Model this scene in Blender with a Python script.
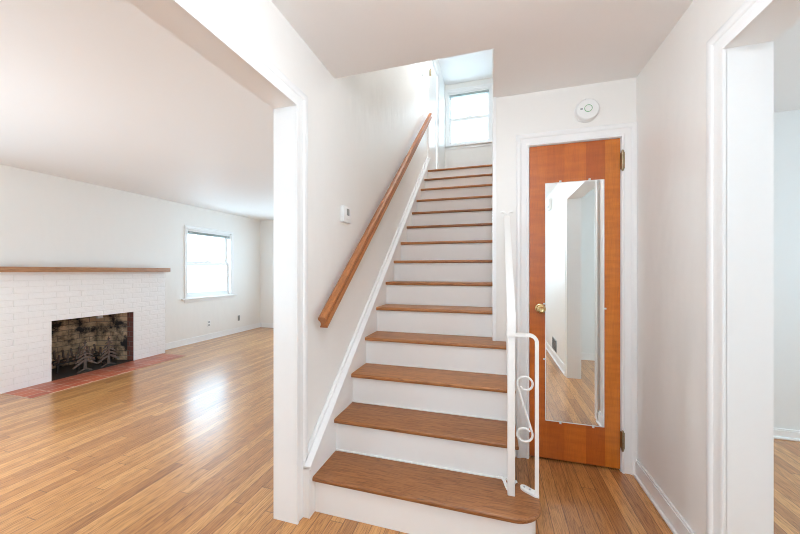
import bpy, bmesh, math, random
from mathutils import Vector, Matrix

random.seed(7)
C = bpy.context.scene
for o in list(bpy.data.objects):
    bpy.data.objects.remove(o)

# ------------------------------------------------------------------ camera
CAM_H = 1.2334
cam_d = bpy.data.cameras.new('camera')
cam_d.sensor_width = 36.0
cam_d.lens = 317.5 / 800 * 36.0
cam_d.shift_y = 4.0 / 800
cam_d.clip_start = 0.02
cam = bpy.data.objects.new('camera', cam_d)
cam.location = (0, 0, CAM_H)
cam.rotation_euler = (math.pi / 2, 0, 0.2826)
C.collection.objects.link(cam)
C.camera = cam

# ------------------------------------------------------------------ world, exposure
world = bpy.data.worlds.new('sky')
C.world = world
world.use_nodes = True
wb = world.node_tree.nodes['Background']
wb.inputs[0].default_value = (0.60, 0.81, 1.0, 1)
wb.inputs[1].default_value = 5.0

C.view_settings.view_transform = 'Standard'
C.view_settings.look = 'None'
C.view_settings.gamma = 1.0
C.view_settings.use_curve_mapping = False
C.view_settings.exposure = 0.72
C.cycles.filter_width = 1.0
C.cycles.max_bounces = 14
C.cycles.diffuse_bounces = 9
C.cycles.glossy_bounces = 5
C.cycles.transparent_max_bounces = 12
C.cycles.caustics_reflective = False
C.cycles.caustics_refractive = False
C.cycles.sample_clamp_indirect = 6.0


def portal(name, loc, rot, sx, sy):
    """an opening that daylight from the sky comes through"""
    d = bpy.data.lights.new(name, 'AREA')
    d.shape = 'RECTANGLE'
    d.size, d.size_y = sx, sy
    d.cycles.is_portal = True
    o = bpy.data.objects.new(name, d)
    o.location = loc
    o.rotation_euler = rot
    C.collection.objects.link(o)


H90 = math.pi / 2
portal('daylight_fireplace_window', (-5.04, 4.575, 1.36), (0, -H90, 0), 1.2, 1.0)
portal('daylight_living_front', (-3.6, -1.93, 1.35), (H90, 0, 0), 1.5, 1.75)
portal('daylight_added_side', (-5.1, 0.6, 1.36), (0, -H90, 0), 1.3, 1.4)  # daylight through the side window added to brighten the living room
portal('daylight_added_end', (-3.1, 6.05, 1.36), (-H90, 0, 0), 2.2, 1.3)  # daylight through the added end wall window
portal('daylight_front_door', (0.0, -1.93, 1.5), (H90, 0, 0), 0.7, 1.1)
portal('daylight_added_dining', (4.33, 1.3, 1.45), (0, H90, 0), 1.5, 2.1)  # daylight through the dining window added for light
portal('daylight_upper_window', (-0.45, 6.58, 4.29), (-H90, 0, 0), 0.85, 1.05)


def fill_light(name, loc, power, radius, col):  # point light added as fill, with no lamp modelled around it
    d = bpy.data.lights.new(name, 'POINT')
    d.energy = power
    d.shadow_soft_size = radius
    d.color = col
    o = bpy.data.objects.new(name, d)
    o.location = loc
    C.collection.objects.link(o)


NEUTRAL = (0.86, 0.93, 1.0)
fill_light('hall_rear_fill', (0.1, -1.1, 1.75), 9, 0.22, (0.70, 0.85, 1.0))  # added bluish fill behind the viewer, aimed at the risers; no lamp there
fill_light('hall_overhead_fill', (0.0, 0.62, 2.22), 14.5, 0.12, NEUTRAL)  # added overhead fill lifting the stair and door walls; no fixture
fill_light('living_fill', (-3.0, 0.85, 1.0), 22, 0.2, NEUTRAL)  # added fill left of the view, brightens living room walls and ceiling
fill_light('dining_fill', (2.7, 0.9, 1.5), 9, 0.2, NEUTRAL)  # added fill brightening the dining room; no lamp stands there
fill_light('stairwell_fill', (-0.22, 3.75, 4.72), 24, 0.15, NEUTRAL)  # added fill hidden above the header, lights stair wall and treads

# ------------------------------------------------------------------ materials
MATS = {}


def new_mat(name):
    m = bpy.data.materials.new(name)
    m.use_nodes = True
    nt = m.node_tree
    b = nt.nodes['Principled BSDF']
    MATS[name] = m
    return m, nt, b


def N(nt, typ, **kw):
    n = nt.nodes.new(typ)
    for k, v in kw.items():
        setattr(n, k, v)
    return n


def math_node(nt, op, a=None, b=None):
    n = N(nt, 'ShaderNodeMath', operation=op)
    for i, v in enumerate((a, b)):
        if v is None:
            continue
        if isinstance(v, (int, float)):
            n.inputs[i].default_value = v
        else:
            nt.links.new(v, n.inputs[i])
    return n.outputs[0]


def ramp(nt, fac, stops):
    n = N(nt, 'ShaderNodeValToRGB')
    e = n.color_ramp.elements
    while len(e) < len(stops):
        e.new(0.5)
    for el, (p, c) in zip(e, stops):
        el.position = p
        el.color = (*c, 1)
    nt.links.new(fac, n.inputs[0])
    return n.outputs[0]


def mix(nt, blend, fac, a, b):
    n = N(nt, 'ShaderNodeMix', data_type='RGBA', blend_type=blend)
    if isinstance(fac, (int, float)):
        n.inputs[0].default_value = fac
    else:
        nt.links.new(fac, n.inputs[0])
    for i, v in ((6, a), (7, b)):
        if isinstance(v, tuple):
            n.inputs[i].default_value = (*v, 1)
        else:
            nt.links.new(v, n.inputs[i])
    return n.outputs[2]


def paint(name, col, rough, bump=0.02, scale=60, coat=0.0):
    m, nt, b = new_mat(name)
    tc = N(nt, 'ShaderNodeTexCoord')
    no = N(nt, 'ShaderNodeTexNoise')
    no.inputs['Scale'].default_value = scale
    no.inputs['Detail'].default_value = 3
    nt.links.new(tc.outputs['Object'], no.inputs['Vector'])
    c = mix(nt, 'MULTIPLY', 0.04, (*col,), ramp(nt, no.outputs[0], [(0.3, (0.85, 0.85, 0.85)), (0.7, (1, 1, 1))]))
    nt.links.new(c, b.inputs['Base Color'])
    b.inputs['Roughness'].default_value = rough
    b.inputs['Coat Weight'].default_value = coat
    if bump:
        bp = N(nt, 'ShaderNodeBump')
        bp.inputs['Strength'].default_value = bump
        bp.inputs['Distance'].default_value = 0.01
        nt.links.new(no.outputs[0], bp.inputs['Height'])
        nt.links.new(bp.outputs[0], b.inputs['Normal'])
    return m


def plaster(name, col, rough):
    """painted plaster with the slow waves of an old hand-floated wall"""
    m = paint(name, col, rough, 0.0)
    nt = m.node_tree
    b = nt.nodes['Principled BSDF']
    tc = N(nt, 'ShaderNodeTexCoord')
    mp = N(nt, 'ShaderNodeMapping')
    mp.inputs['Scale'].default_value = (3, 3, 1.4)
    nt.links.new(tc.outputs['Object'], mp.inputs[0])
    no = N(nt, 'ShaderNodeTexNoise')
    no.inputs['Scale'].default_value = 1.6
    no.inputs['Detail'].default_value = 2
    nt.links.new(mp.outputs[0], no.inputs['Vector'])
    bp = N(nt, 'ShaderNodeBump')
    bp.inputs['Strength'].default_value = 0.25
    bp.inputs['Distance'].default_value = 0.03
    nt.links.new(no.outputs[0], bp.inputs['Height'])
    nt.links.new(bp.outputs[0], b.inputs['Normal'])
    return m


plaster('wall_paint', (0.845, 0.828, 0.798), 0.42)
plaster('dining_paint', (0.80, 0.81, 0.80), 0.5)
paint('ceiling_paint', (0.86, 0.85, 0.84), 0.6)
paint('trim_paint', (0.86, 0.86, 0.855), 0.3, 0.01)
paint('riser_paint', (0.86, 0.85, 0.835), 0.35, 0.03, 25)
paint('iron_paint', (0.87, 0.86, 0.84), 0.3, 0.05, 90)
paint('white_plastic', (0.85, 0.85, 0.84), 0.35, 0)
paint('grey_plastic', (0.25, 0.26, 0.25), 0.3, 0)
paint('dark_plastic', (0.05, 0.05, 0.05), 0.4, 0)
paint('green_plastic', (0.16, 0.42, 0.20), 0.4, 0)
paint('blind_vinyl', (0.42, 0.48, 0.46), 0.4, 0)
paint('vent_metal', (0.45, 0.47, 0.48), 0.4, 0)
paint('soot_iron', (0.035, 0.032, 0.03), 0.6, 0.2, 120)
paint('tree_metal', (0.12, 0.085, 0.068), 0.5, 0.2, 80)


def metal(name, col, rough):
    m, nt, b = new_mat(name)
    b.inputs['Metallic'].default_value = 1
    b.inputs['Roughness'].default_value = rough
    tc = N(nt, 'ShaderNodeTexCoord')
    no = N(nt, 'ShaderNodeTexNoise')
    no.inputs['Scale'].default_value = 40
    nt.links.new(tc.outputs['Object'], no.inputs['Vector'])
    nt.links.new(mix(nt, 'MULTIPLY', 0.25, (*col,), no.outputs['Color']), b.inputs['Base Color'])
    return m


metal('brass', (0.83, 0.62, 0.30), 0.22)
metal('antique_brass', (0.42, 0.34, 0.22), 0.4)
m, nt, b = new_mat('mirror_glass')
b.inputs['Metallic'].default_value = 1
b.inputs['Roughness'].default_value = 0.012
b.inputs['Base Color'].default_value = (0.90, 0.925, 0.915, 1)

m, nt, b = new_mat('window_glass')
out = nt.nodes['Material Output']
tr = N(nt, 'ShaderNodeBsdfTransparent')
tr.inputs[0].default_value = (0.96, 0.98, 0.97, 1)
gl = N(nt, 'ShaderNodeBsdfGlossy')
gl.inputs['Roughness'].default_value = 0.02
ms = N(nt, 'ShaderNodeMixShader')
ms.inputs[0].default_value = 0.06
nt.links.new(tr.outputs[0], ms.inputs[1])
nt.links.new(gl.outputs[0], ms.inputs[2])
nt.links.new(ms.outputs[0], out.inputs[0])


def wood(name, tones, along, grain=1.0, rough=0.3, board=None, length=1.0, coat=0.0, gap=0.6, cross=None, spread=0.5):
    """oak: boards run along one axis; board = width of a strip (None for one solid piece)"""
    m, nt, b = new_mat(name)
    tc = N(nt, 'ShaderNodeTexCoord')
    sp = N(nt, 'ShaderNodeSeparateXYZ')
    nt.links.new(tc.outputs['Object'], sp.inputs[0])
    ax = {'x': 0, 'y': 1, 'z': 2}
    L = sp.outputs[ax[along]]
    others = [a for a in 'xyz' if a != along]
    if cross is None:
        cross = others[0]
    other = [a for a in others if a != cross][0]
    W, D = sp.outputs[ax[cross]], sp.outputs[ax[other]]
    gapfac = None
    if board:
        row_f = math_node(nt, 'DIVIDE', W, board)
        row = math_node(nt, 'FLOOR', row_f)
        wn = N(nt, 'ShaderNodeTexWhiteNoise', noise_dimensions='1D')
        nt.links.new(row, wn.inputs['W'])
        off = math_node(nt, 'MULTIPLY', wn.outputs[0], 7.31)
        lf = math_node(nt, 'ADD', math_node(nt, 'DIVIDE', L, length), off)
        col_i = math_node(nt, 'FLOOR', lf)
        cb = N(nt, 'ShaderNodeCombineXYZ')
        nt.links.new(row, cb.inputs[0])
        nt.links.new(col_i, cb.inputs[1])
        wn2 = N(nt, 'ShaderNodeTexWhiteNoise', noise_dimensions='2D')
        nt.links.new(cb.outputs[0], wn2.inputs['Vector'])
        rnd = wn2.outputs[0]
        fx = math_node(nt, 'FRACT', row_f)
        ex = math_node(nt, 'MINIMUM', fx, math_node(nt, 'SUBTRACT', 1.0, fx))
        fy = math_node(nt, 'FRACT', lf)
        ey = math_node(nt, 'MULTIPLY', math_node(nt, 'MINIMUM', fy, math_node(nt, 'SUBTRACT', 1.0, fy)), length / board)
        e = math_node(nt, 'MINIMUM', ex, ey)
        gapfac = N(nt, 'ShaderNodeMapRange')
        gapfac.inputs[1].default_value = 0.0
        gapfac.inputs[2].default_value = 0.04
        gapfac.inputs[3].default_value = gap
        gapfac.inputs[4].default_value = 0.0
        nt.links.new(e, gapfac.inputs[0])
        gapfac = gapfac.outputs[0]
    else:
        oi = N(nt, 'ShaderNodeObjectInfo')
        rnd = oi.outputs['Random']
    # grain coordinates: stretched along the board, shifted per board
    sh = math_node(nt, 'MULTIPLY', rnd, 23.0)
    cg = N(nt, 'ShaderNodeCombineXYZ')
    nt.links.new(math_node(nt, 'ADD', math_node(nt, 'MULTIPLY', W, 26.0), sh), cg.inputs[0])
    nt.links.new(math_node(nt, 'ADD', math_node(nt, 'MULTIPLY', L, 1.6), sh), cg.inputs[1])
    nt.links.new(math_node(nt, 'MULTIPLY', D, 26.0), cg.inputs[2])
    n1 = N(nt, 'ShaderNodeTexNoise')
    n1.inputs['Scale'].default_value = 1.0
    n1.inputs['Detail'].default_value = 6
    n1.inputs['Roughness'].default_value = 0.62
    n1.inputs['Distortion'].default_value = 0.8
    nt.links.new(cg.outputs[0], n1.inputs['Vector'])
    # cathedral rings
    rings = math_node(nt, 'FRACT', math_node(nt, 'MULTIPLY', n1.outputs[0], 7.0))
    tri = math_node(nt, 'ABSOLUTE', math_node(nt, 'SUBTRACT', rings, 0.5))
    # pores
    cp = N(nt, 'ShaderNodeCombineXYZ')
    nt.links.new(math_node(nt, 'ADD', math_node(nt, 'MULTIPLY', W, 330.0), sh), cp.inputs[0])
    nt.links.new(math_node(nt, 'MULTIPLY', L, 14.0), cp.inputs[1])
    nt.links.new(math_node(nt, 'MULTIPLY', D, 330.0), cp.inputs[2])
    n2 = N(nt, 'ShaderNodeTexNoise')
    n2.inputs['Scale'].default_value = 1.0
    n2.inputs['Detail'].default_value = 2
    nt.links.new(cp.outputs[0], n2.inputs['Vector'])
    t = math_node(nt, 'ADD', math_node(nt, 'MULTIPLY', rnd, spread), math_node(nt, 'MULTIPLY', n1.outputs[0], 1.0 - spread))
    base = ramp(nt, t, [(0.2, tones[0]), (0.5, tones[1]), (0.8, tones[2])])
    base = mix(nt, 'MULTIPLY', 0.55 * grain, base, ramp(nt, tri, [(0.0, (0.30, 0.21, 0.14)), (0.17, (0.9, 0.87, 0.84)), (0.5, (1, 1, 1))]))
    base = mix(nt, 'MULTIPLY', 0.6 * grain, base, ramp(nt, n2.outputs[0], [(0.34, (0.42, 0.32, 0.24)), (0.52, (1, 1, 1))]))
    if gapfac is not None:
        base = mix(nt, 'MIX', gapfac, base, (0.05, 0.025, 0.012))
    nt.links.new(base, b.inputs['Base Color'])
    b.inputs['Roughness'].default_value = rough
    b.inputs['Coat Weight'].default_value = coat
    b.inputs['Coat Roughness'].default_value = rough * 0.8
    bp = N(nt, 'ShaderNodeBump')
    bp.inputs['Strength'].default_value = 0.12
    bp.inputs['Distance'].default_value = 0.002
    hgt = n2.outputs[0]
    if gapfac is not None:
        hgt = math_node(nt, 'SUBTRACT', n2.outputs[0], math_node(nt, 'MULTIPLY', gapfac, 2.0))
    nt.links.new(hgt, bp.inputs['Height'])
    nt.links.new(bp.outputs[0], b.inputs['Normal'])
    return m


wood('floor_oak', ((0.39, 0.155, 0.046), (0.58, 0.265, 0.082), (0.76, 0.40, 0.145)), 'y', 1.0, 0.28, 0.07, 1.15, 0.6, gap=0.8, spread=0.4)
wood('tread_oak', ((0.31, 0.12, 0.038), (0.42, 0.17, 0.054), (0.54, 0.235, 0.08)), 'x', 1.0, 0.38, None, coat=0.05, cross='y')
wood('rail_oak', ((0.36, 0.125, 0.035), (0.43, 0.155, 0.042), (0.50, 0.195, 0.055)), 'y', 0.6, 0.4, coat=0.05, cross='x')
wood('mantel_oak', ((0.42, 0.22, 0.11), (0.50, 0.27, 0.14), (0.58, 0.33, 0.18)), 'y', 0.8, 0.45, cross='z')


def veneer(name):
    """flush door faced with vertical leaves of amber birch veneer"""
    m = wood(name, ((0.53, 0.135, 0.013), (0.61, 0.172, 0.018), (0.68, 0.225, 0.026)), 'z', 0.22, 0.28, None, coat=0.3, cross='x')
    nt = m.node_tree
    b = nt.nodes['Principled BSDF']
    src = b.inputs['Base Color'].links[0].from_socket
    tc = N(nt, 'ShaderNodeTexCoord')
    sp = N(nt, 'ShaderNodeSeparateXYZ')
    nt.links.new(tc.outputs['Object'], sp.inputs[0])
    fac = N(nt, 'ShaderNodeMapRange')
    fac.inputs[1].default_value = 0.236
    fac.inputs[2].default_value = 0.757
    nt.links.new(sp.outputs[0], fac.inputs[0])
    r = N(nt, 'ShaderNodeValToRGB')
    r.color_ramp.interpolation = 'CONSTANT'
    e = r.color_ramp.elements
    stops = [(0, (1.0, 0.92, 0.9)), (0.2, (0.92, 0.82, 0.8)), (0.4, (1.06, 1.0, 1.0)), (0.64, (0.84, 0.70, 0.62)), (0.84, (1.12, 1.25, 1.2))]
    while len(e) < len(stops):
        e.new(0.5)
    for el, (p, c) in zip(e, stops):
        el.position = p
        el.color = (*c, 1)
    nt.links.new(fac.outputs[0], r.inputs[0])
    # figured cross ripple of the veneer
    mp = N(nt, 'ShaderNodeMapping')
    mp.inputs['Scale'].default_value = (6, 1, 34)
    nt.links.new(tc.outputs['Object'], mp.inputs[0])
    no = N(nt, 'ShaderNodeTexNoise')
    no.inputs['Scale'].default_value = 1.0
    no.inputs['Detail'].default_value = 3
    nt.links.new(mp.outputs[0], no.inputs['Vector'])
    c = mix(nt, 'MULTIPLY', 1.0, src, r.outputs[0])
    c = mix(nt, 'MULTIPLY', 0.5, c, ramp(nt, no.outputs[0], [(0.35, (0.72, 0.62, 0.55)), (0.62, (1, 1, 1))]))
    nt.links.new(c, b.inputs['Base Color'])


veneer('door_veneer')


def brick(name, c1, c2, mortar, bw, bh, msize, bump, rough, plane='yz', soot=False, noise_bump=0.3):
    m, nt, b = new_mat(name)
    tc = N(nt, 'ShaderNodeTexCoord')
    sp = N(nt, 'ShaderNodeSeparateXYZ')
    nt.links.new(tc.outputs['Object'], sp.inputs[0])
    cb = N(nt, 'ShaderNodeCombineXYZ')
    ax = {'x': 0, 'y': 1, 'z': 2}
    if plane == 'yz':
        # bricks wrap round the corner: x and y run on into one another
        nt.links.new(math_node(nt, 'ADD', sp.outputs[1], sp.outputs[0]), cb.inputs[0])
        nt.links.new(sp.outputs[2], cb.inputs[1])
    else:
        nt.links.new(math_node(nt, 'ADD', sp.outputs[1], .010), cb.inputs[0])
        nt.links.new(math_node(nt, 'ADD', sp.outputs[0], 4.72 + .23), cb.inputs[1])
    bt = N(nt, 'ShaderNodeTexBrick')
    bt.inputs['Scale'].default_value = 1.0
    bt.inputs['Brick Width'].default_value = bw
    bt.inputs['Row Height'].default_value = bh
    bt.inputs['Mortar Size'].default_value = msize
    bt.inputs['Mortar Smooth'].default_value = 0.6
    bt.inputs['Color1'].default_value = (*c1, 1)
    bt.inputs['Color2'].default_value = (*c2, 1)
    bt.inputs['Mortar'].default_value = (*mortar, 1)
    nt.links.new(cb.outputs[0], bt.inputs['Vector'])
    col = bt.outputs['Color']
    no = N(nt, 'ShaderNodeTexNoise')
    no.inputs['Scale'].default_value = 30
    no.inputs['Detail'].default_value = 4
    nt.links.new(tc.outputs['Object'], no.inputs['Vector'])
    if soot:
        n3 = N(nt, 'ShaderNodeTexNoise')
        n3.inputs['Scale'].default_value = 3.2
        n3.inputs['Detail'].default_value = 5
        n3.inputs['Roughness'].default_value = 0.65
        nt.links.new(tc.outputs['Object'], n3.inputs['Vector'])
        col = mix(nt, 'MIX', ramp(nt, n3.outputs[0], [(0.43, (0, 0, 0)), (0.57, (1, 1, 1))]), col, (0.022, 0.021, 0.023))
    nt.links.new(col, b.inputs['Base Color'])
    b.inputs['Roughness'].default_value = rough
    h = math_node(nt, 'ADD', math_node(nt, 'MULTIPLY', bt.outputs['Fac'], -1.0), math_node(nt, 'MULTIPLY', no.outputs[0], noise_bump))
    bp = N(nt, 'ShaderNodeBump')
    bp.inputs['Strength'].default_value = bump
    bp.inputs['Distance'].default_value = 0.008
    nt.links.new(h, bp.inputs['Height'])
    nt.links.new(bp.outputs[0], b.inputs['Normal'])
    return m


brick('painted_brick', (0.88, 0.88, 0.88), (0.87, 0.87, 0.868), (0.865, 0.865, 0.86), 0.225, 0.0665, 0.005, 0.5, 0.5, noise_bump=0.9)
brick('red_brick', (0.20, 0.06, 0.04), (0.14, 0.05, 0.04), (0.16, 0.13, 0.11), 0.205, 0.0665, 0.006, 0.8, 0.8)
brick('firebox_brick', (0.78, 0.60, 0.40), (0.62, 0.46, 0.30), (0.30, 0.25, 0.20), 0.22, 0.0665, 0.006, 0.8, 0.85, soot=True)
brick('hearth_tile', (0.50, 0.125, 0.055), (0.36, 0.085, 0.045), (0.62, 0.46, 0.36), 0.163, 0.115, 0.0045, 0.4, 0.38, plane='xy')
MATS['hearth_tile'].node_tree.nodes['Brick Texture'].offset = 0.0

# ------------------------------------------------------------------ mesh helpers


class MB:
    """collects shapes and links them as ONE mesh object"""

    def __init__(self):
        self.bm = bmesh.new()

    def box(self, x0, x1, y0, y1, z0, z1, bev=0.0, seg=2):
        vs = [self.bm.verts.new((x, y, z)) for z in (z0, z1) for y in (y0, y1) for x in (x0, x1)]
        fs = [self.bm.faces.new([vs[i] for i in q]) for q in
              ((0, 2, 3, 1), (4, 5, 7, 6), (0, 1, 5, 4), (2, 6, 7, 3), (0, 4, 6, 2), (1, 3, 7, 5))]
        if bev:
            es = list({e for f in fs for e in f.edges})
            bmesh.ops.bevel(self.bm, geom=es, offset=bev, segments=seg, affect='EDGES', profile=0.5)
        return self

    def prism(self, pts, axis, a, b, bev=0.0, seg=3, only=None):
        """polygon pts (2D) extruded along axis from a to b"""
        def P(p, t):
            if axis == 'x':
                return (t, p[0], p[1])
            if axis == 'y':
                return (p[0], t, p[1])
            return (p[0], p[1], t)
        lo = [self.bm.verts.new(P(p, a)) for p in pts]
        hi = [self.bm.verts.new(P(p, b)) for p in pts]
        n = len(pts)
        f0 = self.bm.faces.new(lo)
        f1 = self.bm.faces.new(hi)
        sides = [self.bm.faces.new([lo[i], lo[(i + 1) % n], hi[(i + 1) % n], hi[i]]) for i in range(n)]
        bmesh.ops.recalc_face_normals(self.bm, faces=[f0, f1] + sides)
        if bev:
            es = []
            for f in (f0, f1):
                for e in f.edges:
                    c = (e.verts[0].co + e.verts[1].co) / 2
                    if only is None or only(c):
                        es.append(e)
            bmesh.ops.bevel(self.bm, geom=list(set(es)), offset=bev, segments=seg, affect='EDGES', profile=0.5)
        return self

    def tube(self, pts, r, n=10, flat=None, cap=True):
        """round (or flat = (half width, half height)) bar along a polyline"""
        pts = [Vector(p) for p in pts]
        rings = []
        up = Vector((0, 0, 1))
        t0 = (pts[1] - pts[0]).normalized()
        if abs(t0.dot(up)) > 0.9:
            up = Vector((0, 1, 0))
        side = t0.cross(up).normalized()
        for i, p in enumerate(pts):
            a = pts[max(i - 1, 0)]
            c = pts[min(i + 1, len(pts) - 1)]
            t = (c - a).normalized()
            side = (side - t * side.dot(t)).normalized()
            nrm = side.cross(t).normalized()
            k = 1.0
            if 0 < i < len(pts) - 1:
                d = (p - a).normalized().dot((c - p).normalized())
                k = 1.0 / max(0.5, math.sqrt(max(0.01, (1 + d) / 2)))
            ring = []
            if flat:
                for (u, v) in ((-1, -1), (1, -1), (1, 1), (-1, 1)):
                    ring.append(self.bm.verts.new(p + side * flat[0] * u + nrm * flat[1] * v * k))
            else:
                for j in range(n):
                    an = 2 * math.pi * j / n
                    ring.append(self.bm.verts.new(p + side * r * math.cos(an) + nrm * r * math.sin(an)))
            rings.append(ring)
        fs = []
        for r0, r1 in zip(rings, rings[1:]):
            for j in range(len(r0)):
                fs.append(self.bm.faces.new([r0[j], r0[(j + 1) % len(r0)], r1[(j + 1) % len(r0)], r1[j]]))
        if cap:
            fs.append(self.bm.faces.new(rings[0]))
            fs.append(self.bm.faces.new(rings[-1]))
        bmesh.ops.recalc_face_normals(self.bm, faces=fs)
        return self

    def lathe(self, prof, origin, axis, n=32):
        """profile of (radius, height) turned about an axis through origin"""
        O = Vector(origin)
        A = Vector(axis).normalized()
        U = A.orthogonal().normalized()
        W = A.cross(U)
        rings = []
        for r, h in prof:
            if r < 1e-6:
                rings.append([self.bm.verts.new(O + A * h)])
            else:
                rings.append([self.bm.verts.new(O + A * h + (U * math.cos(2 * math.pi * j / n) + W * math.sin(2 * math.pi * j / n)) * r) for j in range(n)])
        fs = []
        for a, b in zip(rings, rings[1:]):
            for j in range(n):
                k = (j + 1) % n
                if len(a) == 1 and len(b) == 1:
                    continue
                if len(a) == 1:
                    fs.append(self.bm.faces.new([a[0], b[j], b[k]]))
                elif len(b) == 1:
                    fs.append(self.bm.faces.new([a[j], a[k], b[0]]))
                else:
                    fs.append(self.bm.faces.new([a[j], a[k], b[k], b[j]]))
        bmesh.ops.recalc_face_normals(self.bm, faces=fs)
        return self

    def casing(self, s0, s1, z0, z1, place, prof, sill=False):
        """mitred casing round an opening s0..s1 x z0..z1; place(s, t, z) puts it in space"""
        rows = []
        for w, t in prof:
            if sill:
                path = [(s0 - w, z0), (s0 - w, z1 + w), (s1 + w, z1 + w), (s1 + w, z0)]
            else:
                path = [(s0 - w, z0), (s0 - w, z1 + w), (s1 + w, z1 + w), (s1 + w, z0)]
            rows.append([self.bm.verts.new(place(s, t, z)) for s, z in path])
        fs = []
        m = len(rows)
        for i in range(m):
            a, b = rows[i], rows[(i + 1) % m]
            for j in range(3):
                fs.append(self.bm.faces.new([a[j], a[j + 1], b[j + 1], b[j]]))
        fs.append(self.bm.faces.new([r[0] for r in rows]))
        fs.append(self.bm.faces.new([r[3] for r in rows]))
        bmesh.ops.recalc_face_normals(self.bm, faces=fs)
        return self

    def build(self, name, mat, parent=None, smooth=True, **props):
        me = bpy.data.meshes.new(name)
        self.bm.to_mesh(me)
        self.bm.free()
        me.materials.append(MATS[mat])
        if smooth:
            for p in me.polygons:
                p.use_smooth = True
            me.set_sharp_from_angle(angle=math.radians(38))
        o = bpy.data.objects.new(name, me)
        C.collection.objects.link(o)
        if parent is not None:
            o.parent = parent
            o.matrix_parent_inverse = Matrix.Translation(-parent_loc(parent))
        for k, v in props.items():
            o[k] = v
        return o


def parent_loc(o):
    v = Vector(o.location)
    # parts are modelled in world space; undo the whole chain's offset
    if o.parent is not None and o.type == 'EMPTY':
        v += parent_loc(o.parent)
    elif o.parent is not None:
        v = Vector((0, 0, 0))
    return v


def thing(name, loc, label, cat, group=None, kind=None):
    o = bpy.data.objects.new(name, None)
    o.empty_display_size = 0.1
    o.location = loc
    C.collection.objects.link(o)
    o['label'] = label
    o['category'] = cat
    if group:
        o['group'] = group
    if kind:
        o['kind'] = kind
    return o


def struct(mb, name, mat, label, cat, parent=None, smooth=False):
    o = mb.build(name, mat, parent, smooth)
    if parent is None:
        o['kind'] = 'structure'
        o['label'] = label
        o['category'] = cat
    return o


def walls_with_holes(mb, axis, t0, t1, s0, s1, z0, z1, holes):
    """slab t0..t1 thick in x (or y), spanning s, with rectangular holes (a, b, za, zb)"""
    ss = sorted({s0, s1, *[h[0] for h in holes], *[h[1] for h in holes]})
    zs = sorted({z0, z1, *[h[2] for h in holes], *[h[3] for h in holes]})
    for a, b in zip(ss, ss[1:]):
        # merge vertically where possible
        runs = []
        for c, d in zip(zs, zs[1:]):
            mid = ((a + b) / 2, (c + d) / 2)
            if any(h[0] < mid[0] < h[1] and h[2] < mid[1] < h[3] for h in holes):
                continue
            if runs and abs(runs[-1][1] - c) < 1e-9:
                runs[-1][1] = d
            else:
                runs.append([c, d])
        for c, d in runs:
            if axis == 'x':
                mb.box(t0, t1, a, b, c, d)
            else:
                mb.box(a, b, t0, t1, c, d)
    return mb


CASING = [(0, 0), (0, .012), (.004, .014), (.012, .014), (.016, .010), (.030, .010), (.050, .013), (.056, .020), (.062, .022), (.076, .022), (.084, .017), (.084, 0)]

# ------------------------------------------------------------------ dimensions (metres)
RISE, RUN, Y1, NOSE = 0.19, 0.2299, 1.4194, 0.0246
XW = -0.9224           # stair / hall face of the left wall
XWL = -1.045          # its living room face
XL = -0.878            # left ends of the treads
YD = 2.25              # hall face of the wall with the closet door
XR, XRO = 0.8397, 0.975
CEIL, CEIL_LIV, CEIL_UP = 2.408, 2.343, 5.0
XF = -4.905            # fireplace wall
YE = 5.86              # far wall of the living room
YFRONT = -1.75
UP = 14 * RISE
YB = 6.45              # upstairs window wall
YL = 1.3432            # far jamb of living opening
YO = 1.4774            # far jamb of dining opening
ZO_L, ZO_R = 2.0401, 2.0638
XS = 0.003             # stair's right wall

# ------------------------------------------------------------------ structure
struct(MB().box(-5.4, 4.6, -2.1, 6.8, -0.12, 0.0), 'floor', 'floor_oak', 'polished oak strip floor running through hall, living and dining rooms', 'floor')

mb = MB().box(XW, XR, YFRONT, 1.75, CEIL, UP - .02).box(0.012, XR, 1.75, YD, CEIL, UP - .02)
struct(mb, 'ceiling_hall', 'ceiling_paint', 'white hall ceiling cut open above the staircase', 'ceiling')
struct(MB().box(XF - .3, XWL, YFRONT - .2, YE + .2, CEIL_LIV, CEIL_LIV + .15), 'ceiling_living', 'ceiling_paint', 'white living room ceiling above the fireplace', 'ceiling')
struct(MB().box(XRO, 4.4, -.66, 3.13, CEIL, CEIL + .15).box(.1, XRO, YD + .1, 3.13, CEIL, CEIL + .15), 'ceiling_dining', 'ceiling_paint', 'pale ceiling of the room beyond the right opening', 'ceiling')
struct(MB().box(XWL, 1.2, 1.5, YB + .2, CEIL_UP, CEIL_UP + .12), 'ceiling_upper', 'ceiling_paint', 'white upstairs ceiling above the stair window', 'ceiling')

walls_with_holes(mb := MB(), 'x', XWL, XW, YFRONT, YB + .15, 0, CEIL_UP, [(-.45, YL + .012, -1, ZO_L + .012), (4.70, 5.50, UP, UP + 1.98)])
struct(mb, 'wall_left', 'wall_paint', 'white wall beside the stairs with the wide opening to the living room', 'wall')
walls_with_holes(mb := MB(), 'x', XR, XRO, YFRONT, 3.03, 0, UP - .02, [(.428, YO + .012, -1, ZO_R + .012)])
struct(mb, 'wall_right', 'wall_paint', 'white hall wall with the cased opening to the dining room', 'wall')
walls_with_holes(mb := MB(), 'y', YD, YD + .1, XS + .097, XR, 0, UP - .02, [(.222, .771, -1, 2.062)])
struct(mb, 'wall_back', 'wall_paint', 'wall around the mirrored wooden door', 'wall')
struct(MB().box(XS, XS + .097, YD, 4.9, 0, CEIL_UP).box(.008, .1, 1.752, YD, CEIL + .001, CEIL_UP), 'wall_stairwell', 'wall_paint', 'wall closing the right side of the upper flight', 'wall')
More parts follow.
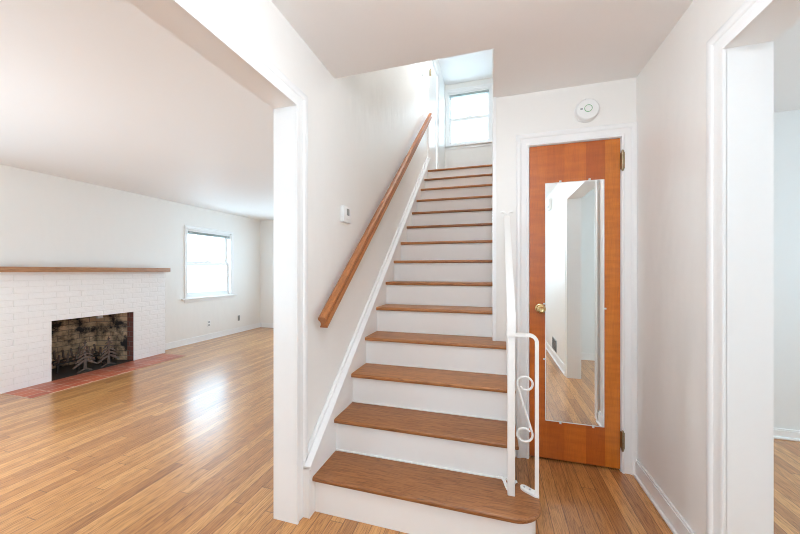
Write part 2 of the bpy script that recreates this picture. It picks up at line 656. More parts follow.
struct(MB().box(XW, .1, 1.65, 1.75, UP - .02, CEIL_UP), 'wall_header', 'wall_paint', 'wall above the edge of the hall ceiling in the stairwell', 'wall')
struct(MB().box(.1, 1.1, 4.8, 4.9, UP - .2, CEIL_UP).box(1.0, 1.1, 4.9, YB, UP - .2, CEIL_UP), 'wall_upper', 'wall_paint', 'white wall of the upstairs landing right of the window', 'wall')
walls_with_holes(mb := MB(), 'y', YB, YB + .15, XWL, 1.1, UP - .25, CEIL_UP, [(-.86, -.03, 3.755, 4.84)])
struct(mb, 'wall_upper_back', 'wall_paint', 'white wall with the small window at the top of the stairs', 'wall')
struct(MB().box(XW, 1.0, Y1 + 13 * RUN + .14, YB, UP - .25, UP), 'floor_landing', 'floor_oak', 'oak floor of the landing at the top of the stairs', 'floor')
FB = (2.317, 3.166, 0.0, 0.675)
WL = (4.105, 5.045, 0.775, 1.955)
walls_with_holes(mb := MB(), 'x', XF - .15, XF, YFRONT - .2, YE + .15, 0, CEIL_LIV, [(FB[0] - .02, FB[1] + .02, -1, FB[3] + .02), WL, (-.1, 1.3, .75, 2.0)])
struct(mb, 'wall_fireplace', 'wall_paint', 'off-white living room wall behind the brick fireplace', 'wall')
walls_with_holes(mb := MB(), 'y', YE, YE + .15, XF, XWL, 0, CEIL_LIV, [(-4.2, -2.0, .75, 2.05)])
struct(mb, 'wall_living_back', 'wall_paint', 'off-white end wall of the living room past the window', 'wall')
walls_with_holes(mb := MB(), 'y', YFRONT - .15, YFRONT, XF, XRO, 0, UP - .02, [(-4.35, -2.85, .48, 2.22), (-.45, .45, -1, 2.14)])
struct(mb, 'wall_front', 'wall_paint', 'front wall of the house behind the viewer with door and picture window', 'wall')
struct(MB().box(XR - .74, 4.3, 3.03, 3.13, 0, CEIL), 'wall_dining_back', 'dining_paint', 'pale wall at the back of the dining room', 'wall')
walls_with_holes(mb := MB(), 'x', 4.2, 4.35, -.6, 3.13, 0, CEIL, [(.25, 2.35, .7, 2.2)])
struct(mb, 'wall_dining_right', 'dining_paint', 'dining room wall with a wide window added for light, outside the view', 'wall')
struct(MB().box(XRO, 4.3, -.56, -.46, 0, CEIL), 'wall_dining_front', 'dining_paint', 'dining room wall seen as a sliver in the mirror', 'wall')


# baseboards: a board, a small cap and a shoe
def base_x(mb, xf, sgn, y0, y1, h=.1):       # on a wall facing +-x
    a, b = sorted((xf, xf + sgn * .014))
    mb.box(a, b, y0, y1, 0, h - .012)
    a, b = sorted((xf, xf + sgn * .010))
    mb.box(a, b, y0, y1, h - .012, h, .003)
    a, b = sorted((xf, xf + sgn * .027))
    mb.box(a, b, y0, y1, 0, .018, .006)


def base_y(mb, yf, sgn, x0, x1, h=.1):
    a, b = sorted((yf, yf + sgn * .014))
    mb.box(x0, x1, a, b, 0, h - .012)
    a, b = sorted((yf, yf + sgn * .010))
    mb.box(x0, x1, a, b, h - .012, h, .003)
    a, b = sorted((yf, yf + sgn * .027))
    mb.box(x0, x1, a, b, 0, .018, .006)


mb = MB()
base_x(mb, XF, 1, 3.602, YE)
struct(mb, 'baseboard_fireplace', 'trim_paint', 'white baseboard under the living room window', 'baseboard')
mb = MB()
base_y(mb, YE, -1, XF + .027, XWL)
struct(mb, 'baseboard_living', 'trim_paint', 'white baseboard along the end wall of the living room', 'baseboard')
mb = MB()
base_x(mb, XR, -1, YO + .085, YD - .022, .105)
struct(mb, 'baseboard_right', 'trim_paint', 'white baseboard between the wooden door and the right opening', 'baseboard')
mb = MB()
base_x(mb, XR, -1, YFRONT, .355, .105)
struct(mb, 'baseboard_hall', 'trim_paint', 'white baseboard of the hall seen in the mirror', 'baseboard')
mb = MB()
base_y(mb, 3.03, -1, XRO, 4.2, .075)
struct(mb, 'baseboard_dining', 'trim_paint', 'white baseboard on the back wall of the dining room', 'baseboard')
mb = MB()
base_y(mb, -.46, 1, XRO, 4.2, .1)
struct(mb, 'baseboard_mirror', 'trim_paint', 'white baseboard of the dining room seen in the mirror', 'baseboard')
mb = MB()
base_y(mb, YB, -1, XW, 1.0, .12)
struct(mb, 'baseboard_landing', 'trim_paint', 'white baseboard under the upstairs window', 'baseboard')
mb = MB()
base_y(mb, YD, -1, .101, .150, .1)
struct(mb, 'baseboard_stairs', 'trim_paint', 'short white baseboard between staircase and wooden door', 'baseboard')

# cased openings: jamb boards and casing
mb = MB().casing(-.45, YL, 0, ZO_L, lambda s, t, z: (XW + t, s, z), CASING)
struct(mb, 'trim_1', 'trim_paint', 'moulded white casing around the living room opening', 'trim', smooth=True)
mb = MB().casing(.44, YO, 0, ZO_R, lambda s, t, z: (XR - t, s, z), CASING)
struct(mb, 'trim_2', 'trim_paint', 'moulded white casing around the dining room opening', 'trim', smooth=True)
mb = MB().casing(.231, .762, 0, 2.056, lambda s, t, z: (s, YD - t, z), [(w * .92, t) for w, t in CASING])
mb.box(.222, .235, YD + .002, YD + .1, 0, 2.07).box(.758, .771, YD + .002, YD + .1, 0, 2.07).box(.222, .771, YD + .002, YD + .1, 2.053, 2.07)
struct(mb, 'trim_3', 'trim_paint', 'moulded white casing around the mirrored wooden door', 'trim', smooth=True)
# corner strip that closes the wall end beside the upper treads
struct(MB().box(.002, .026, YD - .012, YD, 4 * RISE, CEIL, .003), 'trim_4', 'trim_paint', 'narrow white strip on the wall corner beside the upper treads', 'trim')
# jamb liners of the two cased openings
struct(MB().box(XWL - .001, XW + .001, YL, YL + .013, 0, ZO_L + .013).box(XWL - .001, XW + .001, -.45, YL, ZO_L, ZO_L + .013), 'trim_5', 'trim_paint', 'flat white jamb lining the living room opening', 'trim')
struct(MB().box(XR - .001, XRO + .001, YO, YO + .013, 0, ZO_R + .013).box(XR - .001, XRO + .001, .44, YO, ZO_R, ZO_R + .013).box(XR - .001, XRO + .001, .427, .44, 0, ZO_R + .013), 'trim_6', 'trim_paint', 'flat white jamb lining the dining room opening', 'trim')


# ------------------------------------------------------------------ windows
def dh_window(name, label, W, axis, face, outer, sgn, xlim=None, casing_w=.045, sill_ext=.06):
    """double hung window in opening W=(s0, s1, z0, z1); room face at `face`, outside at `outer`"""
    s0, s1, z0, z1 = W

    def bx(mb, a, b, d0, d1, c, d, bev=0.0):
        # d measured from the room face into the wall
        p, q = sorted((face + sgn * d0, face + sgn * d1))
        if axis == 'x':
            mb.box(p, q, a, b, c, d, bev)
        else:
            mb.box(a, b, p, q, c, d, bev)
        return mb
    dep = abs(outer - face)
    mb = MB()
    t = .018
    bx(mb, s0, s0 + t, 0, dep, z0, z1)
    bx(mb, s1 - t, s1, 0, dep, z0, z1)
    bx(mb, s0, s1, 0, dep, z1 - t, z1)
    bx(mb, s0, s1, .03, dep, z0, z0 + t)
    w = mb.build(name, 'trim_paint', None, False)
    w['kind'] = 'structure'
    w['label'] = label
    w['category'] = 'window'
    mb = MB()
    place = (lambda s, tt, z: (face - sgn * tt, s, z)) if axis == 'x' else (lambda s, tt, z: (s, face - sgn * tt, z))
    mb.casing(s0, s1, z0, z1, place, [(wd * casing_w / .084, tt * .8) for wd, tt in CASING])
    mb.build('window_casing', 'trim_paint', w)
    mb = MB()
    lo, hi = s0 - casing_w - sill_ext, s1 + casing_w + sill_ext
    if xlim:
        lo, hi = max(lo, xlim[0]), min(hi, xlim[1])
    bx(mb, lo, hi, -.05, .03, z0 - .022, z0 + .002, .005)
    bx(mb, max(lo, s0 - casing_w), s1 + casing_w, -.014, 0, z0 - .075, z0 - .022, .003)
    mb.build('window_sill', 'trim_paint', w)
    zm = (z0 + z1) / 2
    a, b = s0 + t, s1 - t
    for nm, c, d, d0, top in (('lower_sash', z0 + t, zm + .033, .055, False), ('upper_sash', zm - .033, z1 - t, .092, True)):
        mb = MB()
        st = .038
        bx(mb, a, a + st, d0, d0 + .034, c, d)
        bx(mb, b - st, b, d0, d0 + .034, c, d)
        bx(mb, a + st, b - st, d0, d0 + .034, d - .062, d)
        bx(mb, a + st, b - st, d0, d0 + .034, c, c + (.062 if top else .07))
        s = mb.build(nm, 'trim_paint', w, False)
        mb = MB()
        bx(mb, a + st - .004, b - st + .004, d0 + .014, d0 + .019, c + .03, d - .03)
        mb.build('pane', 'window_glass', s, False)
    mb = MB()
    m = (s0 + s1) / 2
    bx(mb, m - .05, m + .05, .058, .082, zm + .033, zm + .055, .006)
    mb.build('sash_lock', 'white_plastic', w)
    return w


dh_window('window_1', 'white double-hung window right of the brick fireplace', WL, 'x', XF, XF - .15, -1)
dh_window('window_2', 'small white double-hung window at the top of the stairs', (-.86, -.03, 3.755, 4.84), 'y', YB, YB + .15, 1, xlim=(XW, 1.0), casing_w=.055, sill_ext=.05)


def fixed_window(name, label, axis, face, outer, W, bars):
    s0, s1, z0, z1 = W
    mb = MB()

    def bx(mb, a, b, c, d, p=face, q=outer):
        p, q = sorted((p, q))
        if axis == 'x':
            mb.box(p, q, a, b, c, d)
        else:
            mb.box(a, b, p, q, c, d)
    t = .05
    bx(mb, s0, s0 + t, z0, z1)
    bx(mb, s1 - t, s1, z0, z1)
    bx(mb, s0, s1, z1 - t, z1)
    bx(mb, s0, s1, z0, z0 + t)
    mid = (face + outer) / 2
    for k in range(1, bars):
        s = s0 + (s1 - s0) * k / bars
        bx(mb, s - .02, s + .02, z0, z1, mid - .02, mid + .02)
    w = mb.build(name, 'trim_paint', None, False)
    w['kind'] = 'structure'
    w['label'] = label
    w['category'] = 'window'
    mb = MB()
    bx(mb, s0 + t, s1 - t, z0 + t, z1 - t, mid - .003, mid + .003)
    mb.build('pane', 'window_glass', w, False)


fixed_window('window_3', 'wide front window of the living room, outside the view', 'y', YFRONT, YFRONT - .15, (-4.35, -2.85, .48, 2.22), 3)
fixed_window('added_window_4', 'wide dining room window added for light, outside the view', 'x', 4.2, 4.35, (.25, 2.35, .7, 2.2), 3)  # unseen, put in to bring light to the dining side
fixed_window('added_window_5', 'living room window added for daylight on the near side of the fireplace, outside the view', 'x', XF, XF - .15, (-.1, 1.3, .75, 2.0), 2)  # unseen, added to brighten the living room without lighting the jamb
fixed_window('added_window_6', 'living room window added for daylight on the end wall, hidden behind the stair wall', 'y', YE, YE + .15, (-4.2, -2.0, .75, 2.05), 2)  # unseen, added to brighten the fireplace wall, ceiling and floor
walls_with_holes(mb := MB(), 'y', YFRONT - .09, YFRONT - .045, -.45, .45, 0, 2.14, [(-.33, .33, 1.0, 1.98)])
d3 = struct(mb, 'door_3', 'trim_paint', 'white front door with a glazed upper panel behind the viewer', 'door')
MB().box(-.335, .335, YFRONT - .07, YFRONT - .064, .995, 1.985).build('pane', 'window_glass', d3, False)


# raised blinds
def blind(label, axis, face, sgn, s0, s1, z1):
    c = (s0 + s1) / 2
    loc = (face, c, z1 - .05) if axis == 'x' else (c, face, z1 - .05)
    t = thing('window_blind', loc, label, 'blind', 'raised window blinds')

    def bx(mb, a, b, d0, d1, c_, d_, bev=0.0):
        p, q = sorted((face + sgn * d0, face + sgn * d1))
        if axis == 'x':
            mb.box(p, q, a, b, c_, d_, bev)
        else:
            mb.box(a, b, p, q, c_, d_, bev)
        return mb
    bx(MB(), s0, s1, .012, .040, z1 - .028, z1 - .001, .003).build('headrail', 'white_plastic', t)
    mb = MB()
    for k in range(7):
        bx(mb, s0 + .008, s1 - .008, .012, .040, z1 - .034 - k * .0045, z1 - .0315 - k * .0045)
    bx(mb, s0 + .006, s1 - .006, .011, .041, z1 - .075, z1 - .063, .003)
    mb.build('slat_stack', 'blind_vinyl', t)
    for q in (.07, .93):
        s = s0 + (s1 - s0) * q
        bx(MB(), s - .028, s + .028, .008, .044, z1 - .062, z1 - .026, .003).build('bracket', 'vent_metal', t)


blind('raised grey-green mini blind at the top of the living room window', 'x', XF, -1, WL[0] + .02, WL[1] - .02, WL[3] - .018)
blind('raised mini blind at the top of the upstairs stair window', 'y', YB, 1, -.84, -.05, 4.822)

# ------------------------------------------------------------------ upstairs door on the left wall
d = MB().box(XW - .05, XW - .014, 4.715, 5.485, UP + .01, UP + 1.965).build('door_2', 'trim_paint', None, False)
d['kind'] = 'structure'
d['label'] = 'white door on the left of the upstairs landing'
d['category'] = 'door'
MB().casing(4.715, 5.485, UP, UP + 1.965, lambda s, t, z: (XW + t, s, z), CASING).build('door_casing', 'trim_paint', d)
for zz in (UP + 1.56,):
    MB().box(XW + .012, XW + .030, 4.716, 4.724, zz - .045, zz + .045, .002).tube([(XW + .033, 4.720, zz - .05), (XW + .033, 4.720, zz + .05)], .009).build('hinge', 'antique_brass', d)

# ------------------------------------------------------------------ staircase
st = thing('staircase', (-.38, Y1, 0), 'staircase with brown oak treads and white risers climbing to the window', 'staircase')
XO = .125              # right ends of the open treads
for k in range(1, 15):
    yf = Y1 + (k - 1) * RUN
    yb = Y1 + k * RUN + NOSE + .004
    z0, z1 = k * RISE - .025, k * RISE
    if k == 1:
        r = .124
        cx, cy = .087, yf + r
        pts = [(XL, yf)] + [(cx + r * math.sin(a), cy - r * math.cos(a)) for a in [math.pi * j / 20 for j in range(21)]] + [(XL, yf + 2 * r)]
    elif k < 4:
        pts = [(XL, yf), (XO, yf), (XO, yb), (XL, yb)]
    elif k == 4:
        pts = [(XL, yf), (XO, yf), (XO, YD - .001), (XS + .002, YD - .001), (XS + .002, yb), (XL, yb)]
    elif k == 14:
        pts = [(XL, yf), (XS - .001, yf), (XS - .001, yf + .14), (XL, yf + .14)]
    else:
        pts = [(XL, yf), (XS - .001, yf), (XS - .001, yb), (XL, yb)]
    mb = MB()
    xr = XO if k < 5 else 9
    front = yf + .03
    if k == 1:
        only = lambda c: c.x > -.8 and c.y < yf + .24
    else:
        only = lambda c, f=front, x=xr: c.y < f or c.x > x - .001
    mb.prism(pts, 'z', z0, z1, .0095, 4, only)
    mb.build('tread', 'tread_oak', st)
    # riser
    ry = yf + NOSE
    if k == 1:
        r = .100
        cx, cy = .087, Y1 + .124
        pts = [(XL, cy - r)] + [(cx + r * math.sin(a), cy - r * math.cos(a)) for a in [math.pi * j / 20 for j in range(21)]] + [(XL, cy + r)]
        MB().prism(pts, 'z', 0, z0).build('riser', 'riser_paint', st)
    else:
        x1 = .1 if k < 5 else XS - .001
        mb = MB().box(XL, x1, ry, ry + .016, (k - 1) * RISE, z0)
        mb.box(XL, x1, ry - .008, ry, z0 - .012, z0 - .001, .003)        # scotia under the nosing
        mb.box(XL, x1, ry - .006, ry + .002, (k - 1) * RISE, (k - 1) * RISE + .008, .002)   # quarter round at its foot
        mb.build('riser', 'riser_paint', st)
# closed string on the open side
mb = MB()
for k in range(2, 5):
    mb.box(.076, .098, Y1 + (k - 1) * RUN + NOSE + .016, YD - .001, (k - 1) * RISE if k > 2 else .0, k * RISE - .025)
mb.box(.076, .098, Y1 + .22, YD - .001, 0, RISE)
mb.build('stringer', 'riser_paint', st)
# skirt board on the left wall with a moulded cap
SL, SY, SZ = .8215, 1.445, .292
sk = lambda y: SZ + SL * (y - SY)
ys, ye = 1.392, 4.60
MB().prism([(ys, 0), (ys, sk(ys)), (ye, sk(ye)), (ye, UP - .3), (Y1 + .35, 0)], 'x', XW + .001, XL + .004).build('skirt_board', 'riser_paint', st)
mb = MB()
mb.prism([(ys, sk(ys) - .004), (ye, sk(ye) - .004), (ye, sk(ye) + .012), (ys, sk(ys) + .012)], 'x', XW + .001, XL + .012, .003)
mb.prism([(ys, sk(ys) + .012), (ye, sk(ye) + .012), (ye, sk(ye) + .034), (ys, sk(ys) + .034)], 'x', XW + .001, XW + .022, .004)
mb.build('skirt_cap', 'trim_paint', st)

# ------------------------------------------------------------------ oak handrail on the left wall
hr = thing('handrail', (XW, 1.49, .93), 'orange-brown oak handrail fixed to the wall left of the stairs', 'handrail')
RS = .8285
# mushroom profile: (across x, up, perpendicular to the run)
prof = [(-.021, -.036), (.021, -.036), (.0225, -.029), (.016, -.020), (.0125, -.006), (.0145, .006), (.021, .014), (.0235, .023), (.020, .032), (.010, .0385),
        (0, .040), (-.010, .0385), (-.020, .032), (-.0235, .023), (-.021, .014), (-.0145, .006), (-.0125, -.006), (-.016, -.020), (-.0225, -.029)]
ya, za, yb_ = 1.50, .960, 4.56
ang = math.atan(RS)
mb = MB()
rings = []
for y in (ya, yb_):
    z = za + (y - ya) * RS
    rings.append([mb.bm.verts.new((-.862 + p, y - q * math.sin(ang) * .6, z + q * math.cos(ang) * 1.05)) for p, q in prof])
n = len(prof)
for j in range(n):
    mb.bm.faces.new([rings[0][j], rings[0][(j + 1) % n], rings[1][(j + 1) % n], rings[1][j]])
mb.bm.faces.new(rings[0])
mb.bm.faces.new(rings[1])
bmesh.ops.recalc_face_normals(mb.bm, faces=list(mb.bm.faces))
mb.build('rail', 'rail_oak', hr)
for y in (1.72, 3.0, 4.3):
    z = za + (y - ya) * RS - .040
    mb = MB().lathe([(0, 0), (.022, 0), (.022, .006), (.012, .010), (0, .010)], (XW, y, z - .05), (1, 0, 0), 18)
    mb.tube([(XW + .008, y, z - .05), (XW + .035, y, z - .05), (XW + .052, y, z - .04), (XW + .060, y, z - .02), (XW + .060, y, z + .004)], .006, 8)
    mb.build('bracket', 'antique_brass', hr)

# ------------------------------------------------------------------ white iron stair railing
ir = thing('stair_railing', (.09, 1.57, RISE), 'white wrought iron railing with scroll panel on the bottom treads', 'railing')
nx, ny = .085, 1.572
MB().box(nx - .0165, nx + .0165, ny - .0165, ny + .0165, RISE, 1.02, .003).build('newel_post', 'iron_paint', ir)
# flared foot behind the newel
mb = MB().tube([(nx - .058, 1.652, RISE + .020), (nx - .040, 1.650, RISE + .022), (nx - .028, 1.640, RISE + .014), (nx - .020, 1.62, RISE + .004), (nx - .012, 1.59, RISE + .004)], .005, flat=(.007, .0035))
mb.tube([(nx + .030, 1.645, RISE + .018), (nx + .020, 1.640, RISE + .016), (nx + .010, 1.625, RISE + .006), (nx + .006, 1.59, RISE + .004)], .005, flat=(.006, .0035))
mb.build('foot_scroll', 'iron_paint', ir)
# top rail: moulded cap strip climbing to the wall
tx, ty, tz = .094, YD - .012, 1.598
mb = MB()
A, B = Vector((nx, ny - .01, 1.040)), Vector((tx, ty, tz))
D = (B - A).normalized()
turn = [A + D * .06, A + D * .03, A + D * .008 + Vector((0, -.004, -.004)), A + Vector((0, -.012, -.016)), A + Vector((0, -.0145, -.035)), A + Vector((0, -.0145, -.11))]
mb.tube([B] + turn, .02, flat=(.0185, .005))
mb.tube([B + Vector((0, 0, .008))] + [p + Vector((0, -.004, .006)) for p in turn], .012, flat=(.010, .004))
mb.tube([B + Vector((0, 0, -.012)), A + Vector((0, .03, .005))], .012, flat=(.013, .008))
mb.build('top_rail', 'iron_paint', ir)
# wall bracket with two curled ears
mb = MB().box(tx - .009, tx + .009, YD - .012, YD, tz - .03, tz + .020, .003)
for s in (-1, 1):
    mb.tube([(tx + s * .004, YD - .008, tz + .005), (tx + s * .008, YD - .010, tz + .020), (tx + s * .014, YD - .010, tz + .030), (tx + s * .026, YD - .009, tz + .034), (tx + s * .040, YD - .008, tz + .031)], .005, flat=(.006, .004))
mb.build('wall_bracket', 'iron_paint', ir)


def rail_pt(y):
    q = (y - A.y) / (B.y - A.y)
    return A + (B - A) * q


# low sloping channel and the pickets that stand between, two to a tread
b0, b1 = rail_pt(ny), rail_pt(ty - .02)
drop = Vector((0, 0, -.68))
MB().tube([rail_pt(ny + .02) + drop, b1 + drop], .01, flat=(.008, .006)).build('bottom_rail', 'iron_paint', ir)
for y in (1.70, 1.815, 1.93, 2.045, 2.16):
    p = rail_pt(y)
    MB().box(p.x - .006, p.x + .006, y - .006, y + .006, p.z - .675, p.z - .012).build('picket', 'iron_paint', ir)
# return panel across the front
py = 1.585
bend = [(nx + .012, py, .935), (.165, py, .935)] + [(.165 + .033 * math.sin(a), py, .902 + .033 * math.cos(a)) for a in [math.pi / 2 * j / 8 for j in range(1, 9)]] + [(.198, py, RISE + .002)]
MB().tube(bend, .009, flat=(.008, .008)).build('end_loop', 'iron_paint', ir)
MB().prism([(.130, 1.632), (.130, 1.618), (.138, 1.606), (.150, 1.598), (.190, 1.574), (.207, 1.574), (.209, 1.600), (.160, 1.634), (.150, 1.640), (.138, 1.640)], 'z', RISE, RISE + .013, .002, 2).build('end_foot', 'iron_paint', ir)
mb = MB()
for q in ((.147, 1.620), (.170, 1.607)):
    mb.lathe([(0, .004), (.004, .003), (.005, 0)], (q[0], q[1], RISE + .013), (0, 0, 1), 10)
mb.build('foot_screw', 'vent_metal', ir)
# S scroll
r = .034
ct, cb_ = (.147, .706), (.146, .472)
S = []
for j in range(26):      # upper curl, from its free end round to the diagonal
    a = math.radians(215 + j * (360 - 20) / 25)
    rr = r * (.72 + .28 * min(1, j / 12))
    S.append((ct[0] + rr * math.cos(a), py, ct[1] + rr * math.sin(a)))
low = []
for j in range(26):
    a = math.radians(35 + j * (360 - 20) / 25)
    rr = r * (.72 + .28 * min(1, j / 12))
    low.append((cb_[0] + rr * math.cos(a), py, cb_[1] + rr * math.sin(a)))
MB().tube(S + low[::-1], .0052, 10).build('scroll', 'iron_paint', ir)

# ------------------------------------------------------------------ closet door with mirror
dx0, dx1 = .2365, .7565
d = MB().box(dx0, dx1, YD + .004, YD + .039, .014, 2.051, .0015, 1).build('door_1', 'door_veneer', None)
d['kind'] = 'structure'
d['label'] = 'amber-stained flush wooden door carrying a long mirror'
d['category'] = 'door'
kx, kz = .300, .990
MB().lathe([(0, 0), (.031, 0), (.030, .005), (.015, .009), (.011, .014), (.0105, .030), (.015, .036), (.026, .043), (.0285, .052), (.026, .062), (.016, .068), (.012, .0665), (0, .0675)],
           (kx, YD + .004, kz), (0, -1, 0), 28).build('knob', 'brass', d)
MB().box(dx0 - .006, dx0 + .001, YD - .001, YD + .012, .962, 1.018, .001).build('latch_plate', 'antique_brass', d)
for zc in (1.907, .199):
    mb = MB().box(dx1 - .001, dx1 + .018, YD - .017, YD + .006, zc - .05, zc + .05, .001)
    for j in range(5):
        za_, zb_ = zc - .055 + j * .022, zc - .055 + j * .022 + .0205
        mb.tube([(dx1 + .006, YD - .018, za_), (dx1 + .006, YD - .018, zb_)], .0075, 12)
    mb.lathe([(0, .012), (.005, .008), (.007, 0)], (dx1 + .006, YD - .018, zc + .0545), (0, 0, 1), 12)
    mb.lathe([(0, -.012), (.005, -.008), (.007, 0)], (dx1 + .006, YD - .018, zc - .0545), (0, 0, 1), 12)
    mb.build('hinge', 'antique_brass', d)
mx0, mx1, mz0, mz1 = .331, .668, .262, 1.803
mr = thing('door_mirror', ((mx0 + mx1) / 2, YD, mz0), 'tall narrow frameless mirror clipped to the amber wooden door', 'mirror')
MB().box(mx0, mx1, YD - .0025, YD + .0035, mz0, mz1).build('mirror_glass', 'mirror_glass', mr, False)
mb = MB()
e = .004
mb.box(mx0 - .001, mx0 + e, YD - .0033, YD - .0024, mz0, mz1).box(mx1 - e, mx1 + .001, YD - .0033, YD - .0024, mz0, mz1)
mb.box(mx0 + e, mx1 - e, YD - .0033, YD - .0024, mz0 - .001, mz0 + e).box(mx0 + e, mx1 - e, YD - .0033, YD - .0024, mz1 - e, mz1 + .001)
mb.build('bevelled_edge', 'white_plastic', mr, False)
for (cx, cz) in ((mx0 + .09, mz0), (mx1 - .06, mz0), (mx0 + .09, mz1), (mx1 - .08, mz1), (mx0, 1.02), (mx1, 1.0), (mx0, .66)):
    side = cx in (mx0, mx1)
    if side:
        mb = MB().box(cx - .006, cx + .006, YD - .005, YD - .0022, cz - .005, cz + .005, .001).box(cx - .012 if cx == mx0 else cx + .002, cx - .002 if cx == mx0 else cx + .012, YD - .005, YD + .004, cz - .005, cz + .005, .001)
    else:
        mb = MB().box(cx - .006, cx + .006, YD - .005, YD - .0022, cz - .007, cz + .007, .001).box(cx - .006, cx + .006, YD - .005, YD + .004, cz - .012 if cz == mz0 else cz + .002, cz - .002 if cz == mz0 else cz + .012, .001)
    mb.build('clip', 'white_plastic', mr)

# ------------------------------------------------------------------ small things on the walls
sd = thing('smoke_detector', (.569, YD, 2.238), 'round white smoke detector on the wall above the wooden door', 'smoke detector')
MB().lathe([(0, 0), (.070, 0), (.070, .010), (.066, .012)], (.569, YD, 2.238), (0, -1, 0), 40).build('base', 'white_plastic', sd)
MB().lathe([(.066, .010), (.0675, .016), (.066, .030), (.060, .037), (.045, .040), (0, .041)], (.569, YD, 2.238), (0, -1, 0), 40).build('cover', 'white_plastic', sd)
MB().lathe([(.0225, .0402), (.0225, .0425), (.0195, .0428), (.0195, .0402)], (.571, YD, 2.240), (0, -1, 0), 32).build('button_ring', 'green_plastic', sd)
MB().lathe([(.019, .0405), (.018, .0422), (0, .0430)], (.571, YD, 2.240), (0, -1, 0), 28).build('test_button', 'white_plastic', sd)
MB().box(.527, .540, YD - .0412, YD - .0395, 2.236, 2.244).build('indicator', 'grey_plastic', sd)

ty0, ty1, tz0, tz1 = 1.822, 1.935, 1.545, 1.648
th = thing('thermostat', (XW, (ty0 + ty1) / 2, tz0), 'white wall thermostat with grey screen above the wooden handrail', 'thermostat')
MB().box(XW, XW + .026, ty0, ty1, tz0, tz1, .004).build('body', 'white_plastic', th)
MB().box(XW + .024, XW + .0275, ty0 + .040, ty0 + .078, tz0 + .047, tz0 + .090, .001).build('screen', 'grey_plastic', th)
for k in range(2):
    MB().box(XW + .024, XW + .0285, ty0 + .086, ty0 + .100, tz0 + .052 + k * .02, tz0 + .066 + k * .02, .001).build('button', 'white_plastic', th)
MB().box(XW + .024, XW + .0275, ty0 + .035, ty0 + .085, tz0 + .022, tz0 + .034, .001).build('door_flap', 'white_plastic', th)

wo = thing('wall_outlet', (XF, 4.535, .287), 'white double outlet low on the wall under the living room window', 'outlet')
MB().box(XF, XF + .006, 4.535 - .036, 4.535 + .036, .287 - .058, .287 + .058, .002).build('cover_plate', 'white_plastic', wo)
for s in (-1, 1):
    r_ = MB().box(XF + .005, XF + .0085, 4.535 - .017, 4.535 + .017, .287 + s * .026 - .016, .287 + s * .026 + .016, .004).build('receptacle', 'vent_metal', wo)
    MB().box(XF + .0083, XF + .0088, 4.527, 4.530, .283 + s * .026, .295 + s * .026).box(XF + .0083, XF + .0088, 4.540, 4.543, .283 + s * .026, .295 + s * .026).build('slot', 'dark_plastic', r_)
pj = thing('wall_jack', (XF, 5.235, .287), 'dark narrow jack plate on the living room wall near the corner', 'wall jack')
MB().box(XF, XF + .010, 5.235 - .024, 5.235 + .024, .287 - .052, .287 + .052, .002).build('cover_plate', 'grey_plastic', pj)
MB().box(XF + .009, XF + .0115, 5.228, 5.242, .280, .294).build('socket', 'dark_plastic', pj)
ls = thing('light_switch', (XW, 4.26, 3.91), 'white light switch high on the wall at the top of the stairs', 'light switch')
MB().box(XW, XW + .006, 4.225, 4.295, 3.852, 3.968, .002).build('cover_plate', 'white_plastic', ls)
MB().prism([(0, 0)] and [(XW + .005, 3.90), (XW + .018, 3.918), (XW + .016, 3.924), (XW + .005, 3.922)], 'y', 4.255, 4.265).build('toggle', 'grey_plastic', ls)
vn = thing('wall_register', (XR, -.36, .14), 'grey metal air register low on the hall wall, seen in the mirror', 'vent')
MB().box(XR - .008, XR, -.52, -.22, .125, .29, .002).build('frame', 'vent_metal', vn)
mb = MB()
for k in range(9):
    mb.box(XR - .012, XR - .007, -.505, -.235, .138 + k * .0165, .146 + k * .0165)
mb.build('louver', 'dark_plastic', vn)
cb2 = thing('door_chime', (XR, -.66, 2.15), 'small pale box high on the hall wall, seen in the mirror', 'door chime')
MB().box(XR - .04, XR, -.72, -.60, 2.14, 2.30, .006).build('body', 'white_plastic', cb2)
MB().box(XR - .043, XR - .039, -.70, -.62, 2.17, 2.20, .001).build('grille', 'vent_metal', cb2)

# ------------------------------------------------------------------ fireplace
XB = -4.72
fp = thing('fireplace', (XB, 2.74, 0), 'white painted brick fireplace with oak mantel and sooty firebox', 'fireplace')
walls_with_holes(mb := MB(), 'x', XF, XB, 1.882, 3.600, 0, 1.222, [(FB[0], FB[1], -1, FB[3])])
mb.build('chimney_breast', 'painted_brick', fp, False)
MB().box(XF, XB + .10, 1.86, 3.605, 1.222, 1.277, .004).build('mantel', 'mantel_oak', fp)
# red brick returns of the opening, then the firebox proper
mb = MB().box(XF + .06, XB - .012, FB[1] - .002, FB[1] + .012, 0, FB[3]).box(XF + .06, XB - .012, FB[0] - .012, FB[0] + .002, 0, FB[3]).box(XF + .06, XB - .012, FB[0], FB[1], FB[3] - .002, FB[3] + .012)
mb.build('opening_return', 'red_brick', fp, False)
mb = MB()
bx0, bx1 = -5.30, XF + .06
y0, y1 = FB[0], FB[1]
ya2, yb2 = y0 + .10, y1 - .10
ptsL = [(bx1, y0), (bx0, ya2), (bx0 - .05, ya2), (bx0 - .05, y0 - .05), (bx1, y0 - .02)]
ptsR = [(bx1, y1), (bx0, yb2), (bx0 - .05, yb2), (bx0 - .05, y1 + .05), (bx1, y1 + .02)]
mb.prism(ptsL, 'z', 0, .8).prism(ptsR, 'z', 0, .8).box(bx0 - .05, bx0, ya2, yb2, 0, .8).box(bx0 - .05, bx1, y0 - .05, y1 + .05, .76, .84)
mb.build('firebox', 'firebox_brick', fp, False)
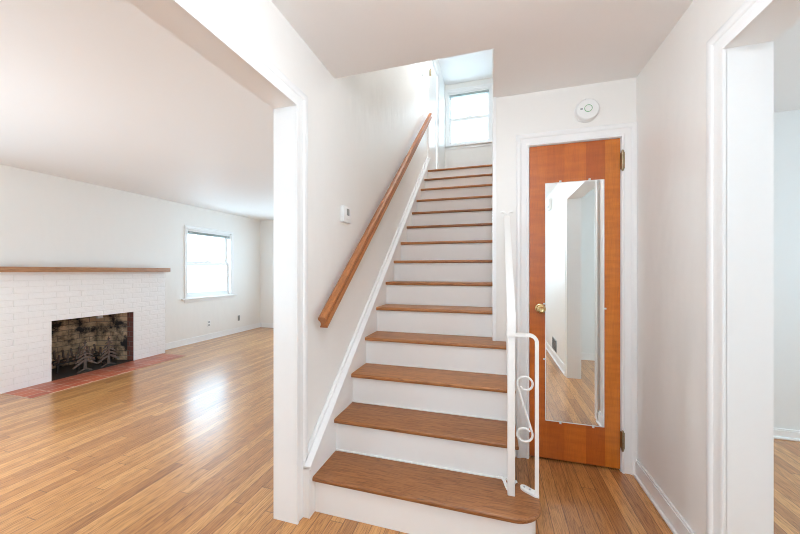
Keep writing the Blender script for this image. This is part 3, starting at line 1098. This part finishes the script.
MB().box(bx0, XB, y0, y1, 0, .006).build('firebox_floor', 'soot_iron', fp, False)
MB().box(XF + .03, XF + .07, y0 + .5, y0 + .56, FB[3] - .05, FB[3] - .005, .006).build('damper_handle', 'vent_metal', fp)
MB().box(XB, -4.262, 1.945, 3.56, 0, .006, .001).build('hearth', 'hearth_tile', fp)

# grate
gr = thing('fire_grate', (-5.05, 2.74, 0), 'black iron log grate inside the sooty firebox', 'fire grate')
mb = MB()
for x in (-5.16, -4.98):
    mb.tube([(x, 2.46, .12), (x, 3.02, .12)], .01, 8)
mb.build('frame', 'soot_iron', gr)
for k in range(7):
    y = 2.49 + k * .083
    MB().tube([(-5.20, y, .24), (-5.18, y, .15), (-5.14, y, .125), (-4.98, y, .125), (-4.945, y, .15), (-4.935, y, .235)], .011, 8).build('bar', 'tree_metal', gr)
for x in (-5.15, -4.985):
    for y in (2.50, 2.98):
        MB().tube([(x, y, .12), (x, y, .006)], .01, 8).build('leg', 'soot_iron', gr)


# two tree-shaped andirons
def andiron(x, y, hgt, label):
    t = thing('andiron', (x, y, .006), label, 'andiron', 'tree-shaped andirons in the fireplace')
    z = .006
    MB().prism([(y - .016, z + .02), (y + .016, z + .02), (y + .011, z + hgt * .7), (y + .003, z + hgt), (y - .003, z + hgt), (y - .011, z + hgt * .7)], 'x', x - .004, x + .004).build('trunk', 'tree_metal', t)
    for k in range(6):
        q = k / 5
        zz = z + hgt * (.36 + .58 * q)
        ln = .106 * (1 - q) ** .9 + .014
        dr = .058 * (1 - q) + .012
        th = .0095 * (1 - q) + .004
        mb = MB()
        for s in (-1, 1):
            mb.prism([(y, zz + th), (y + s * ln * .55, zz - dr * .42 + th), (y + s * ln, zz - dr), (y + s * ln * .96, zz - dr - th * .7), (y + s * ln * .5, zz - dr * .55 - th * .6), (y, zz - th * .6)], 'x', x - .007, x + .013)
        mb.build('branch', 'tree_metal', t, False)
    mb = MB()
    for s in (-1, 1):
        mb.prism([(y, z + .040), (y + s * .045, z + .022), (y + s * .080, z), (y + s * .055, z), (y + s * .035, z + .010), (y, z + .022)], 'x', x - .008, x + .008)
    mb.build('foot', 'tree_metal', t, False)
    MB().tube([(x - .004, y, z + .045), (x - .11, y, z + .045), (x - .12, y, z)], .007, 8).build('shank', 'soot_iron', t)


andiron(-4.80, 2.665, .375, 'dark metal pine tree andiron nearer the left brick side of the firebox')
andiron(-4.80, 2.915, .375, 'dark metal pine tree andiron nearer the red brick side of the firebox')
